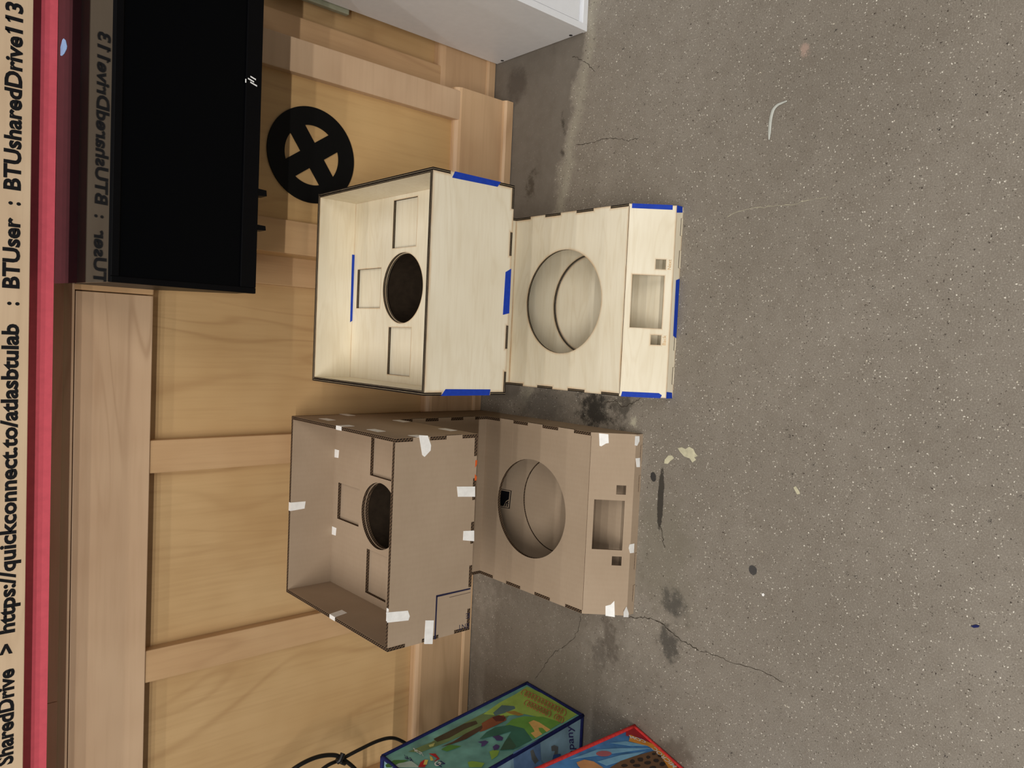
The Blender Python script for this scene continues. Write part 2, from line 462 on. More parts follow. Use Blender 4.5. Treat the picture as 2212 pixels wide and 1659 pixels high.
def panel(name, outer, holes, t, o, u, v, style, parent, burn_w=0.006, pale_edge=False):
    """flat sheet with real holes; front face at plane (o,u,v), thickness t behind it"""
    o, u, v = Vector(o), Vector(u).normalized(), Vector(v).normalized(); n = u.cross(v)
    loops = []
    for k, lp in enumerate([outer]+list(holes)):
        lp = clean(lp)
        if (signed(lp) > 0) != (k == 0): lp.reverse()
        loops.append(lp)
    if style == 'ply': bands = [(0.0, 0.45, 1), (0.45, 0.54, 2), (0.54, 1.0, 1)]; mats = ['birch', 'burnt', 'core']
    else: bands = [(0.0, 0.10, 1), (0.10, 0.46, 2), (0.46, 0.56, 1), (0.56, 0.90, 2), (0.90, 1.0, 1)]; mats = ['card', 'liner', 'flute']
    if style != 'ply': burn_w = 0.0012
    if pale_edge: mats = [mats[0], 'core' if style == 'ply' else 'liner', 'core' if style == 'ply' else 'liner']
    ins = [inset(lp, burn_w) for lp in loops]
    P = lambda q, depth: o+u*q.x+v*q.y-n*depth
    vs, fs, mi, burn = [], [], [], []
    def side(depth, flip):
        for lp, il in zip(loops, ins):
            b = len(vs); m = len(lp)
            vs.extend(P(q, depth) for q in lp); burn.extend([1.0]*m)
            vs.extend(P(q, depth) for q in il); burn.extend([0.0]*m)
            for i in range(m):
                q = [b+i, b+(i+1) % m, b+m+(i+1) % m, b+m+i]
                fs.append(q[::-1] if flip else q); mi.append(0)
        b = len(vs); flat = []
        for il in ins:
            flat.extend(il); vs.extend(P(q, depth) for q in il); burn.extend([0.0]*len(il))
        for tr in tessellate_polygon([[Vector((q.x, q.y, 0)) for q in il] for il in ins]):
            a, c, e = (flat[i] for i in tr)
            ccw = (c.x-a.x)*(e.y-a.y)-(c.y-a.y)*(e.x-a.x) > 0
            tr = list(tr) if ccw != flip else list(tr)[::-1]
            fs.append([b+i for i in tr]); mi.append(0)
    side(0.0, False); side(t, True)
    for lp in loops:
        m = len(lp)
        for d0, d1, k in bands:
            b = len(vs)
            vs.extend(P(q, d0*t) for q in lp); vs.extend(P(q, d1*t) for q in lp); burn.extend([1.0]*2*m)
            for i in range(m):
                fs.append([b+i, b+m+i, b+m+(i+1) % m, b+(i+1) % m]); mi.append(k)
    ob = mesh_obj(name, vs, fs, mats, parent, mi)
    at = ob.data.attributes.new('burn', 'FLOAT', 'POINT'); at.data.foreach_set('value', burn)
    return ob
def rect(x0, y0, x1, y1): return [(x0, y0), (x1, y0), (x1, y1), (x0, y1)]
def circle(cx, cy, r, n=72): return [(cx+r*math.cos(2*math.pi*i/n), cy+r*math.sin(2*math.pi*i/n)) for i in range(n)]

# ================================================================== THE SETTING
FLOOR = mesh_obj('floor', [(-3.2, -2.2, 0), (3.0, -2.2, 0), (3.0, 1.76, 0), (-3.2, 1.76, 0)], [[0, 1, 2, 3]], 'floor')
tag(FLOOR, 'worn speckled grey concrete floor with cracks and scuffs', kind='structure')

# recessed panel wall (left and right of the projecting bay)
YA, YB = 1.690, 1.612
WALL = box('wall_back', (-2.6, YA+0.024, 0.0), (2.4, YA+0.05, 1.12), 'panel')
tag(WALL, 'maple panelled counter front with vertical stiles', kind='structure')
XS = [-2.08, -1.63, -1.18, -0.72, -0.27]
for i, xs in enumerate(XS):
    box('stile', (xs-0.035, YA, 0.17), (xs+0.035, YA+0.026, 0.889), 'stile', WALL, 0.003)
box('stile', (0.112, YA, 0.17), (0.180, YA+0.026, 1.07), 'stile', WALL, 0.003)
box('stile', (0.655, YA, 0.17), (0.727, YA+0.026, 1.07), 'stile', WALL, 0.003)
box('stile', (1.25, YA, 0.17), (1.32, YA+0.026, 1.07), 'stile', WALL, 0.003)
box('rail', (-2.6, YA-0.003, 0.887), (0.066, YA+0.026, 1.030), 'rail', WALL, 0.0015)
box('rail', (0.068, YA-0.006, 0.887), (0.092, YA+0.026, 1.036), 'stile', WALL, 0.003)
box('rail', (0.094, YA-0.003, 0.887), (0.178, YA+0.026, 1.030), 'rail', WALL, 0.0015)
box('rail', (0.655, YA-0.003, 0.887), (2.4, YA+0.026, 1.030), 'rail', WALL, 0.0015)
box('fascia', (-2.6, YA-0.006, 1.032), (2.4, YA+0.026, 1.051), 'rail', WALL, 0.001)
box('fascia', (-2.6, YA-0.014, 1.052), (-0.742, YA+0.026, 1.085), 'rail', WALL, 0.001)
box('fascia', (-0.741, YA-0.014, 1.052), (2.4, YA+0.026, 1.085), 'rail', WALL, 0.001)

def baseboard(name, x0, x1, y, label, bead):
    """board with a rounded top edge and a small shoe strip at the floor"""
    prof = [(y, 0.004), (y, 0.169), (y+0.003, 0.176), (y+0.010, 0.183), (y+0.014, 0.185), (y+0.030, 0.185), (y+0.030, 0.004)]
    b = prism(name, prof, 'x', x0, x1, 'base'); tag(b, label, kind='structure')
    sp = [(y-bead, 0.0025), (y-bead, 0.024), (y-bead*0.5, 0.029), (y+0.002, 0.031), (y+0.002, 0.0025)]
    prism('shoe_strip', sp, 'x', x0, x1, 'base', b)
    return b
baseboard('baseboard_left', -2.6, 0.176, YA-0.007, 'maple baseboard under the recessed panels behind the cardboard machine', 0.006)
baseboard('baseboard_right', 0.646, 2.4, YA-0.007, 'maple baseboard running behind the white cabinet', 0.006)

# projecting bay behind the wooden machine
BAY = box('wall_bay', (0.178, YB+0.015, 0.0), (0.643, YA+0.03, 1.085), 'panel2')
tag(BAY, 'projecting golden maple bay between the two recessed wall sections', kind='structure')
box('stile', (0.1785, YB, 0.17), (0.252, YB+0.02, 1.07), 'stile', BAY, 0.003)
box('stile', (0.572, YB-0.004, 0.17), (0.646, YB+0.02, 1.07), 'rail', BAY, 0.003)
box('rail', (0.252, YB+0.002, 0.90), (0.572, YB+0.02, 1.08), 'rail', BAY, 0.002)
b = baseboard('baseboard_bay', 0.180, 0.655, YB-0.006, 'scuffed maple baseboard of the projecting bay beside the wooden machine', 0.011)

# counter along the top
COUNTER = empty('counter', (0, 1.60, 1.08))
tag(COUNTER, 'counter top with red band and pale wooden edge carrying a printed web address', 'counter')
YE = 1.590
box('wooden_edge', (-2.6, YE, 1.124), (2.4, YE+0.03, 1.192), 'strip', COUNTER, 0.0012)
prism('red_band', [(1.616, 1.0815), (1.616, 1.128), (1.70, 1.128), (1.70, 1.0815)], 'x', -2.6, 2.4, 'red', COUNTER)
box('worktop', (-2.6, YE+0.03, 1.128), (2.4, 2.25, 1.192), 'strip', COUNTER)
BASE_Z, CAP = 1.1405, 0.0238
for body, x0, x1 in (('SharedDrive', -0.798, -0.622), ('>', -0.594, -0.575), ('https://quickconnect.to/atlasbtulab', -0.556, -0.004),
                     (':', 0.0285, 0.0345), ('BTUser', 0.058, 0.180), (':', 0.202, 0.208), ('BTUsharedDrive113', 0.228, 0.545)):
    lettering('lettering', body, lambda a, b, x0=x0, x1=x1: (x0+(x1-x0)*a, YE-0.0006, BASE_Z+CAP*b), 'ink', COUNTER, bold=0.034)
_v, _ = text_mesh('BTUsharedDrive113', 0.034)
_xa, _xb = min(v[0] for v in _v), max(v[0] for v in _v)
for pre in ('BTUsharedDrive1', 'BTUsharedDrive11'):
    xr = max(v[0] for v in text_mesh(pre, 0.034)[0])
    fx = lambda q: 0.228+(0.545-0.228)*(xr+q-_xa)/(_xb-_xa)
    fz = lambda q: BASE_Z+CAP*q
    slab('lettering', [(fx(-0.10), YE, fz(1.04)), (fx(-0.10), YE, fz(0.82)), (fx(-0.26), YE, fz(0.70)), (fx(-0.26), YE, fz(0.84))], (0, -1, 0), 0.0006, 'ink', COUNTER)
lettering('handwriting', 'Monitor B', lambda a, b: (0.155+0.070*a, YE-0.0006, 1.176+0.008*b),
          plain('green_marker_ink', srgb(40, 110, 84), 0.6, 0.2), COUNTER, shear=0.3)

# ================================================================== MACHINES
def make_machine(style, X0, Y0, W, t, fl_z, hop_z0, hop_z1, hop_y0, depth, name, label, disc_drop):
    root = empty(name, (X0+W/2, Y0+depth/2, 0))
    tag(root, label, 'prototype box')
    L = lambda x, y, z: (X0+x, Y0+y, z)
    col_y, top_z, lip_z, sl_y = depth-0.140, 0.100, 0.024, 0.070
    # ---- C-shaped side panels
    for xp in (t, W):
        out = []
        out += [Vector((0.0+t, 0.0)), Vector((depth-t, 0.0)), Vector((depth-t, hop_z1)), Vector((hop_y0+0.0, hop_z1))]
        out += seg_edge((hop_y0, hop_z1), (hop_y0, hop_z0), 5, 0, t)
        out += [Vector((hop_y0, hop_z0)), Vector((col_y, hop_z0))]
        out += seg_edge((col_y, hop_z0), (col_y, top_z), 7, 0, t)
        out += seg_edge((col_y, top_z), (sl_y, top_z), 7, 0, t)
        # slope and lip lie t behind their cover panels
        out += [Vector((sl_y+t*0.5, top_z-t*0.9)), Vector((t, lip_z))]
        panel('side_panel', out, [], t, L(xp, 0, 0), (0, 1, 0), (0, 0, 1), style, root, 0.004)
    # ---- base
    bf = sl_y-0.0012
    base_out = seg_edge((W, bf), (W, col_y), 7, 1, t)+seg_edge((0, col_y), (0, bf), 7, 1, t)
    panel('base_top', base_out, [circle(0.208, 0.257, 0.1215)], t, L(0, 0, top_z), (1, 0, 0), (0, 1, 0), style, root)
    panel('base_floor', rect(t, t, W-t, depth-t), [circle(0.208, 0.257, 0.1215)], t, L(0, 0, t+0.0015), (1, 0, 0), (0, 1, 0), style, root)
    panel('cut_disc', circle(0.208, 0.257-0.001, 0.1195), [], t, L(0, 0, t+0.0015-disc_drop), (1, 0, 0), (0, 1, 0), style, root)
    sv = Vector((0, sl_y, top_z-lip_z)); sl = sv.length
    def s_of(y): return y/sl_y*sl
    holes = [rect(0.151, s_of(0.0125), 0.2655, s_of(0.0595)), rect(0.2795, s_of(0.0115), 0.3005, s_of(0.0262)), rect(0.1155, s_of(0.0125), 0.1365, s_of(0.0275))]
    panel('control_panel', rect(0, 0, W, sl-0.0003), holes, t*0.6, L(0, 0, lip_z), (1, 0, 0), sv, style, root, 0.004, True)
    lip_out = [Vector((0, 0)), Vector((W, 0)), Vector((W, lip_z)), Vector((0, lip_z))]
    panel('front_lip', lip_out, [], t, L(0, 0, 0), (1, 0, 0), (0, 0, 1), style, root, 0.003)
    for xs in (0.03, 0.105, 0.285, 0.355):
        panel('floor_tab', rect(xs, 0.0005, xs+0.038, 0.0065), [], 0.003, L(0, -0.0012, 0), (1, 0, 0), (0, 0, 1), style, root, 0.001)
    # ---- column and back
    panel('column_front', seg_edge((W, top_z), (W, hop_z0), 7, 1, t)+seg_edge((0, hop_z0), (0, top_z), 7, 1, t), [],
          t, L(0, col_y, 0), (1, 0, 0), (0, 0, 1), style, root, 0.004)
    panel('back_panel', rect(0, 0, W, hop_z1), [], t, L(0, depth-t, 0), (1, 0, 0), (0, 0, 1), style, root, 0.004)
    # ---- hopper
    f_out = seg_edge((0, hop_z0), (W, hop_z0), 9, 1, t)+seg_edge((W, hop_z0), (W, hop_z1), 5, 1, t)+seg_edge((0, hop_z1), (0, hop_z0), 5, 1, t)
    f_out = ([Vector((min(max(q.x, t), W-t), q.y)) for q in f_out[:18]] + [Vector((q.x, max(q.y, hop_z0+t))) for q in f_out[18:]])
    panel('hopper_front', f_out, [], t, L(0, hop_y0, 0), (1, 0, 0), (0, 0, 1), style, root)
    b_out = seg_edge((0, hop_y0), (W, hop_y0), 9, 0, t)
    b_out = [Vector((min(max(q.x, t), W-t), q.y)) for q in b_out]+[Vector((W-t, col_y)), Vector((t, col_y))]
    panel('hopper_bottom', b_out, [], t, L(0, 0, hop_z0+t), (1, 0, 0), (0, 1, 0), style, root, 0.004)
    if style == 'ply':
        lt = 0.0032
        for o_, u_, len_ in ((L(t, hop_y0+t+lt, 0), (1, 0, 0), W-2*t), (L(t, depth-t, 0), (1, 0, 0), W-2*t)):
            panel('hopper_liner', rect(0, fl_z, len_, hop_z1-0.0006), [], lt, (o_[0], o_[1]-lt, 0), u_, (0, 0, 1), style, root, 0.003)
        for xa in (t+lt, W-t):
            panel('hopper_liner', rect(hop_y0+t+lt, fl_z, depth-t-lt, hop_z1-0.0006), [], lt, L(xa, 0, 0), (0, 1, 0), (0, 0, 1), style, root, 0.003)
    pockets = [rect(0.297, 0.317, 0.399, 0.405), rect(0.169, 0.447, 0.257, 0.546), rect(0.025, 0.322, 0.127, 0.407)]
    hole = circle(0.211, 0.361, 0.075)
    panel('hopper_floor', rect(t, hop_y0+t, W-t, depth-t), pockets+[hole], t, L(0, 0, fl_z), (1, 0, 0), (0, 1, 0), style, root, 0.0035)
    # added dark cup under the round opening, deepens the shade inside
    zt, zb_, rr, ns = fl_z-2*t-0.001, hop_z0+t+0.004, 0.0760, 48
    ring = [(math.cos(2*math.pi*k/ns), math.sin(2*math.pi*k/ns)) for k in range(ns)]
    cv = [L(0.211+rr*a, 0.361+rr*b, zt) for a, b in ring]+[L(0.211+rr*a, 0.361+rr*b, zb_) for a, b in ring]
    mesh_obj('shade_cup', cv, [[k, (k+1) % ns, ns+(k+1) % ns, ns+k] for k in range(ns)]+[[ns+k for k in range(ns)]], 'shade_cup', root)
    panel('pocket_plate', rect(t, hop_y0+t, W-t, depth-t), [circle(0.211, 0.361, 0.0735)], t, L(0, 0, fl_z-t-0.0008), (1, 0, 0), (0, 1, 0), style, root)
    return root, L, sv.normalized(), s_of

# ---------------- plywood machine
WX, WY, WW = -0.1015, 1.020, 0.4175
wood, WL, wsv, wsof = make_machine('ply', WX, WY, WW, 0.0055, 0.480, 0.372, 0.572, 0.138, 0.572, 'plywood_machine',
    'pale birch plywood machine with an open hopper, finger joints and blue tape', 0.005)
SLN = Vector((1, 0, 0)).cross(wsv)

def tape_px(parent, px, kind, plane, mat, n, th=0.0005):
    """piece of tape whose outline was read from the photograph, laid on its panel"""
    fn = {'x': on_x, 'y': on_y, 'z': on_z}[kind] if kind != 'p' else None
    pts = [on_plane(p, *plane) if kind == 'p' else fn(p, plane) for p in px]
    return slab('tape', pts, n, th, mat, parent)
def tape_pts(parent, pts, n, mat, th=0.0005): return slab('tape', pts, n, th, mat, parent)
hy = WY+0.138
BT = 'bluetape'
# hopper front, right and left edges (folded round onto the sides)
x1 = WX+WW; x0 = WX
tape_pts(wood, [(x1-0.012, hy, 0.528), (x1+0.0006, hy, 0.522), (x1+0.0006, hy, 0.409), (x1-0.010, hy, 0.417)], (0, -1, 0), BT)
tape_pts(wood, [(x1, hy, 0.522), (x1, hy+0.014, 0.520), (x1, hy+0.013, 0.412), (x1, hy, 0.409)], (1, 0, 0), BT)
tape_pts(wood, [(x0+0.012, hy, 0.523), (x0-0.0006, hy, 0.533), (x0-0.0006, hy, 0.414), (x0+0.011, hy, 0.412)], (0, -1, 0), BT)
tape_pts(wood, [(x0, hy, 0.533), (x0, hy+0.014, 0.530), (x0, hy+0.013, 0.416), (x0, hy, 0.414)], (-1, 0, 0), BT)
# hopper front, bottom middle
tape_pts(wood, [(x0+0.160, hy, 0.388), (x0+0.245, hy, 0.386), (x0+0.253, hy, 0.3715), (x0+0.164, hy, 0.3715)], (0, -1, 0), BT)
tape_pts(wood, [(x0+0.253, hy, 0.372), (x0+0.164, hy, 0.372), (x0+0.164, hy+0.012, 0.372), (x0+0.250, hy+0.012, 0.372)], (0, 0, -1), BT)
# inside the hopper, seam between back wall and floor
tape_pts(wood, [(x0+0.140, WY+0.5632, 0.4801), (x0+0.292, WY+0.5632, 0.4801), (x0+0.292, WY+0.5632, 0.4865), (x0+0.136, WY+0.5632, 0.4855)], (0, -1, 0), BT)
# control panel edges
def on_slope(x, s): return Vector((WX+x, WY, 0.024))+wsv*s
for pts in ([(WW+0.0006, wsof(0.006)), (WW+0.0006, wsof(0.0655)), (WW-0.0095, wsof(0.0655)), (WW-0.0095, wsof(0.006))],
            [(-0.0006, wsof(0.0085)), (-0.0006, wsof(0.067)), (0.0105, wsof(0.0655)), (0.0105, wsof(0.011)), (0.006, wsof(0.0065))]):
    tape_pts(wood, [on_slope(x, s) for x, s in pts], SLN, BT)
# lip corners and lip middle
tape_pts(wood, [(x1-0.015, WY, 0.0235), (x1+0.0006, WY, 0.0235), (x1+0.0006, WY, 0.004), (x1-0.012, WY, 0.003)], (0, -1, 0), BT)
tape_pts(wood, [(x1, WY, 0.0235), (x1, WY+0.016, 0.030), (x1, WY+0.016, 0.006), (x1, WY, 0.004)], (1, 0, 0), BT)
tape_pts(wood, [(x0+0.014, WY, 0.0235), (x0-0.0006, WY, 0.0235), (x0-0.0006, WY, 0.002), (x0+0.012, WY, 0.004)], (0, -1, 0), BT)
tape_pts(wood, [(x0, WY, 0.0235), (x0, WY+0.016, 0.030), (x0, WY+0.016, 0.006), (x0, WY, 0.002)], (-1, 0, 0), BT)
tape_pts(wood, [(x0+0.132, WY-0.0012, 0.0015), (x0+0.262, WY-0.0012, 0.0015), (x0+0.258, WY-0.0012, 0.0135), (x0+0.137, WY-0.0012, 0.0125)], (0, -1, 0), BT)
# engraved words beside the two button holes
for body, xa, xb, ya in (('Next', 0.2795, 0.3015, 0.0035), ('Back', 0.1155, 0.1375, 0.0050)):
    lettering('engraving', body, lambda a, b, xa=xa, xb=xb, ya=ya: on_slope(xa+(xb-xa)*a, wsof(ya)+0.0075*b)+SLN*0.0003, 'engrave', wood, bold=0.01)

# ---------------- cardboard machine
CX0, CY0, CW = -0.6085, 1.096, 0.4185
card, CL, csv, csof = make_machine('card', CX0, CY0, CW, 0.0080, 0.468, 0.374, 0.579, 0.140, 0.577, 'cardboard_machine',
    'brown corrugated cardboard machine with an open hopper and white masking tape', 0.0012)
WT = 'whitetape'
cy = CY0+0.140; c1 = CX0+CW; c0 = CX0
def T(px, kind, plane, n): return tape_px(card, px, kind, plane, WT, n)
NF = (0, -1, 0)
# hopper front
T([(905, 940), (924, 941), (931, 962), (930, 973), (917, 987), (912, 983)], 'y', cy, NF)
tape_pts(card, [(c1, cy, 0.528), (c1, cy+0.030, 0.530), (c1, cy+0.030, 0.508), (c1, cy, 0.505)], (1, 0, 0), WT)
T([(987, 1051), (1026, 1051), (1026, 1073), (989, 1073)], 'y', cy, NF)
T([(1001, 1147), (1024, 1146), (1024, 1169), (1000, 1167)], 'y', cy, NF)
T([(834, 1323), (881, 1319), (885, 1331), (882, 1340), (836, 1345)], 'y', cy, NF)
tape_pts(card, [(c0+0.060, cy, 0.5792), (c0+0.086, cy, 0.5792), (c0+0.086, cy+0.007, 0.5792), (c0+0.060, cy+0.007, 0.5792)], (0, 0, 1), WT)
T([(919, 1340), (937, 1340), (934, 1391), (916, 1391)], 'y', cy, NF)
# printed box corner and clipped letters on the hopper front
def ink(px, mat='navyink', name='print'): return tape_px(card, px, 'y', cy, mat, NF, 0.0003).__setattr__('name', name)
ink([(942, 1286), (1016, 1270), (1016, 1273), (944, 1290)])
ink([(942, 1287), (945, 1288), (941, 1381), (938, 1381)])
ink([(970, 1290), (1016, 1279), (1016, 1280), (971, 1291)], 'greyink')
def on_front(px): return Vector(on_y(px, cy))+Vector((0, -0.0004, 0))
for body, o, a, b in (('ENT', (1012, 1346), (-23, 4.5), (0, 11)), ('E', (1014, 1324), (-8, 1.5), (0, 11))):
    lettering('print', body, lambda s, r, o=o, a=a, b=b: on_front((o[0]+a[0]*s+b[0]*r, o[1]+a[1]*s+b[1]*r)), 'navyink', card)
for px in ([(1027, 994), (1031, 994), (1030, 1004), (1026, 1010)], [(1026, 1024), (1030, 1030), (1029, 1038), (1025, 1038)]):
    ink(px, 'orangeink')
# fold line across the base top
slab('crease', [(c1-0.110, CY0+0.3325, 0.1), (c1-0.009, CY0+0.3325, 0.1), (c1-0.009, CY0+0.3348, 0.1), (c1-0.110, CY0+0.3348, 0.1)], (0, 0, 1), 0.0007, 'card', card)
slab('crease', [(c0+0.009, CY0+0.3325, 0.1), (c0+0.105, CY0+0.3325, 0.1), (c0+0.105, CY0+0.3348, 0.1), (c0+0.009, CY0+0.3348, 0.1)], (0, 0, 1), 0.0007, 'card', card)
# rims and inside of the hopper
yb = CY0+0.577
tape_pts(card, [(c0+0.195, yb-0.008, 0.579), (c0+0.215, yb-0.008, 0.579), (c0+0.214, yb-0.008, 0.541), (c0+0.197, yb-0.008, 0.543)], NF, WT)
tape_pts(card, [(c0+0.195, yb-0.0085, 0.579), (c0+0.215, yb-0.0085, 0.579), (c0+0.215, yb, 0.579), (c0+0.195, yb, 0.579)], (0, 0, 1), WT)
for xa, xb, side in ((c0-0.0005, c0+0.0085, 1), (c1-0.0085, c1+0.0005, -1)):
    tape_pts(card, [(xa, cy+0.205, 0.579), (xb, cy+0.205, 0.579), (xb, cy+0.228, 0.579), (xa, cy+0.228, 0.579)], (0, 0, 1), WT)
    xi = c0+0.008 if side > 0 else c1-0.008
    tape_pts(card, [(xi, cy+0.205, 0.579), (xi, cy+0.228, 0.579), (xi, cy+0.236, 0.545), (xi, cy+0.214, 0.545)], (side, 0, 0), WT)
    xo = c0 if side > 0 else c1
    tape_pts(card, [(xo, cy+0.205, 0.579), (xo, cy+0.228, 0.579), (xo, cy+0.228, 0.548), (xo, cy+0.205, 0.548)], (-side, 0, 0), WT)
for xa in (0.125, 0.315):
    tape_pts(card, [(c0+xa, yb-0.0085, 0.4680), (c0+xa+0.020, yb-0.0085, 0.4680), (c0+xa+0.020, yb-0.029, 0.4680), (c0+xa+0.001, yb-0.027, 0.4680)], (0, 0, 1), WT)
for ya, za in ((0.10, 0.555), (0.32, 0.548), (0.06, 0.40), (0.24, 0.40), (0.40, 0.45)):
    tape_pts(card, [(c1, cy+ya, za), (c1, cy+ya+0.045, za), (c1, cy+ya+0.045, za-0.02), (c1, cy+ya+0.004, za-0.021)], (1, 0, 0), WT)
# control panel and lip
P0 = (0, CY0, 0.024)
for px in ([(1294, 936), (1314, 938), (1315, 957), (1309, 958), (1299, 964), (1295, 963)],
           [(1308, 1330), (1308, 1309), (1319, 1306), (1327, 1298), (1328, 1333)]):
    tape_px(card, px, 'p', (P0, SLN), WT, SLN)
for px in ([(1372, 942), (1381, 942), (1381, 953), (1376, 963), (1371, 962)], [(1373, 990), (1382, 989), (1382, 1009), (1375, 1009)],
           [(1360, 1176), (1370, 1174), (1369, 1194), (1361, 1195), (1358, 1184)], [(1347, 1333), (1347, 1322), (1353, 1310), (1358, 1325), (1357, 1333)]):
    T(px, 'y', CY0, NF)
# printed mark inside the base, on its floor behind the round opening
def on_bfloor(px): return Vector(on_z(px, 0.0096))
mark = [(1078, 1055), (1105, 1060), (1101, 1099), (1073, 1094)]
def in_mark(a, b):
    p = [Vector(q) for q in mark]
    q = p[0]*(1-a)*(1-b)+p[1]*a*(1-b)+p[2]*a*b+p[3]*(1-a)*b
    return on_bfloor((q.x, q.y))
def mark_piece(uv, mat, th):
    o = slab('print', [in_mark(*q) for q in uv], (0, 0, 1), th, mat, card)
for s in ([(0, 0), (1, 0), (1, 0.03), (0, 0.03)], [(0, 0.97), (1, 0.97), (1, 1), (0, 1)], [(0.94, 0), (1, 0), (1, 1), (0.94, 1)]):
    mark_piece(s, 'ink', 0.0003)
mark_piece([(0, 0.08), (0.86, 0.08), (0.86, 0.5), (0.66, 0.62), (0.5, 0.92), (0, 0.92)], 'ink', 0.0003)
for k in range(2):
    a = 0.18*k
    mark_piece([(0.58+a, 0.92), (0.66+a, 0.92), (0.72+a*0.6, 0.74), (0.87, 0.62+a*0.8), (0.87, 0.55+a*0.8), (0.66+a*0.6, 0.68)], 'ink', 0.0003)

# ================================================================== BLACK MONITOR UNIT
MON = empty('monitor', (0.42, 1.48, 0.80))
tag(MON, 'glossy black monitor unit with a small white slanted-bar logo under the red counter band', 'monitor')
mx0, mx1, my0, my1, mzt, mzb, mzk = 0.073, 0.765, 1.402, 1.6150, 1.0455, 0.792, 1.0810
prism('housing', [(my0+0.006, mzb), (my0+0.006, mzt-0.002), (1.604, mzk-0.004), (1.604, mzb+0.12), (my0+0.09, mzb)], 'x', mx0+0.002, mx1-0.002, 'satin', MON)
prism('glossy_lid', [(my0, mzt-0.004), (my0, mzt), (my1, mzk), (my1, mzk-0.005)], 'x', mx0, mx1, 'gloss', MON)
for lo, hi in (((mx0, my0, mzb), (mx0+0.011, my0+0.012, mzt-0.004)), ((mx1-0.011, my0, mzb), (mx1, my0+0.012, mzt-0.004)),
               ((mx0+0.011, my0, mzt-0.017), (mx1-0.011, my0+0.012, mzt-0.004)), ((mx0+0.011, my0, mzb), (mx1-0.011, my0+0.012, mzb+0.030))):
    box('bezel', lo, hi, 'satin', MON, 0.0015)
box('screen', (mx0+0.010, my0+0.004, mzb+0.029), (mx1-0.010, my0+0.009, mzt-0.016), 'screen', MON)
lx, lz = 0.460, mzb+0.018
for dx, z0, z1 in ((-0.0075, -0.009, 0.004), (-0.0015, -0.003, 0.0085), (0.0035, -0.0065, 0.004)):
    slab('logo_bar', [(lx+dx, my0, lz+z0), (lx+dx+0.0024, my0, lz+z0), (lx+dx+0.0024+(z1-z0)*0.30, my0, lz+z1), (lx+dx+(z1-z0)*0.30, my0, lz+z1)], NF, 0.0004, 'logo', MON)
slab('logo_bar', [(lx-0.0055, my0, lz+0.0115), (lx+0.001, my0, lz+0.0115), (lx+0.001, my0, lz+0.0135), (lx-0.0055, my0, lz+0.0135)], NF, 0.0004, 'logo', MON)
for hx, w in ((0.262, 0.0135), (0.197, 0.0105)):
    prism('hook', [(hx-w/2, mzb+0.002), (hx+w/2, mzb+0.002), (hx+w*0.42, mzb-0.016), (hx-w*0.36, mzb-0.017)], 'y', my0+0.002, my0+0.03, 'satin', MON)
def on_lid(px):
    n = Vector((0, -(mzk-mzt), my1-my0)).normalized()
    return on_plane(px, (0, my0, mzt), n)
LN = Vector((0, -(mzk-mzt), my1-my0)).normalized()
slab('sticker', [on_lid(p) for p in [(131, 120), (131, 102), (135, 86), (138, 83), (142, 87), (145, 100), (144, 106), (139, 116), (134, 121)]], LN, 0.0004, 'sticker', MON)

# ================================================================== EMBLEM ON THE BAY PANEL
def emblem():
    cx, cz, R, r, hw, rot = 0.406, 0.573, 0.1065, 0.0665, 0.0205, math.radians(-9.5)
    def sector(k):
        """opening between two bars, as a loop"""
        pts = []
        a = hw*math.sqrt(2)
        pts.append((a, 0.0))
        a0 = math.pi/4-math.asin(hw/r)
        for i in range(15):
            t = -a0+2*a0*i/14
            pts.append((r*math.cos(t), r*math.sin(t)))
        ang = rot+k*math.pi/2
        return [(x*math.cos(ang)-y*math.sin(ang), x*math.sin(ang)+y*math.cos(ang)) for x, y in pts]
    y = YB+0.015
    outer = [Vector((a, b, 0)) for a, b in circle(0, 0, R, 96)]
    holes = [[Vector((a, b, 0)) for a, b in reversed(sector(k))] for k in range(4)]
    loops = [outer]+holes
    flat = [p for l in loops for p in l]
    n = len(flat); th = 0.003
    vs = [(cx+p.x, y-th, cz+p.y) for p in flat]+[(cx+p.x, y, cz+p.y) for p in flat]
    fs = []
    for t in tessellate_polygon(loops): fs.append(list(t)); fs.append([n+i for i in reversed(t)])
    b = 0
    for l in loops:
        m = len(l)
        for i in range(m): fs.append([b+i, b+(i+1) % m, n+b+(i+1) % m, n+b+i])
        b += m
    o = mesh_obj('wall_emblem', vs, fs, 'black'); fix_normals(o)
    tag(o, 'black ring emblem with two crossed bars on the golden bay panel', 'emblem')
emblem()

# ================================================================== WHITE CABINET
CAB = empty('white_cabinet', (1.02, 1.50, 0))
tag(CAB, 'white painted metal cabinet standing at the right end of the wall', 'cabinet')
wx0, wx1, wy0, wy1, wh = 0.775, 1.275, 1.336, 1.672, 0.76
box('body', (wx0, wy0+0.012, 0.002), (wx1, wy1, wh), 'white', CAB, 0.001)
for lo, hi in (((wx0, wy0, 0.0), (wx0+0.016, wy0+0.013, wh)), ((wx1-0.016, wy0, 0.0), (wx1, wy0+0.013, wh)),
               ((wx0+0.016, wy0, 0.0), (wx1-0.016, wy0+0.013, 0.016)), ((wx0+0.016, wy0, wh-0.02), (wx1-0.016, wy0+0.013, wh))):
    box('front_frame', lo, hi, 'white', CAB, 0.0008)
door = box('door', (wx0+0.019, wy0+0.004, 0.026), (wx1-0.019, wy0+0.014, wh-0.022), 'white', CAB, 0.001)
box('door_handle', (wx0+0.23, wy0-0.012, wh-0.10), (wx0+0.33, wy0+0.004, wh-0.085), 'white', door, 0.003)
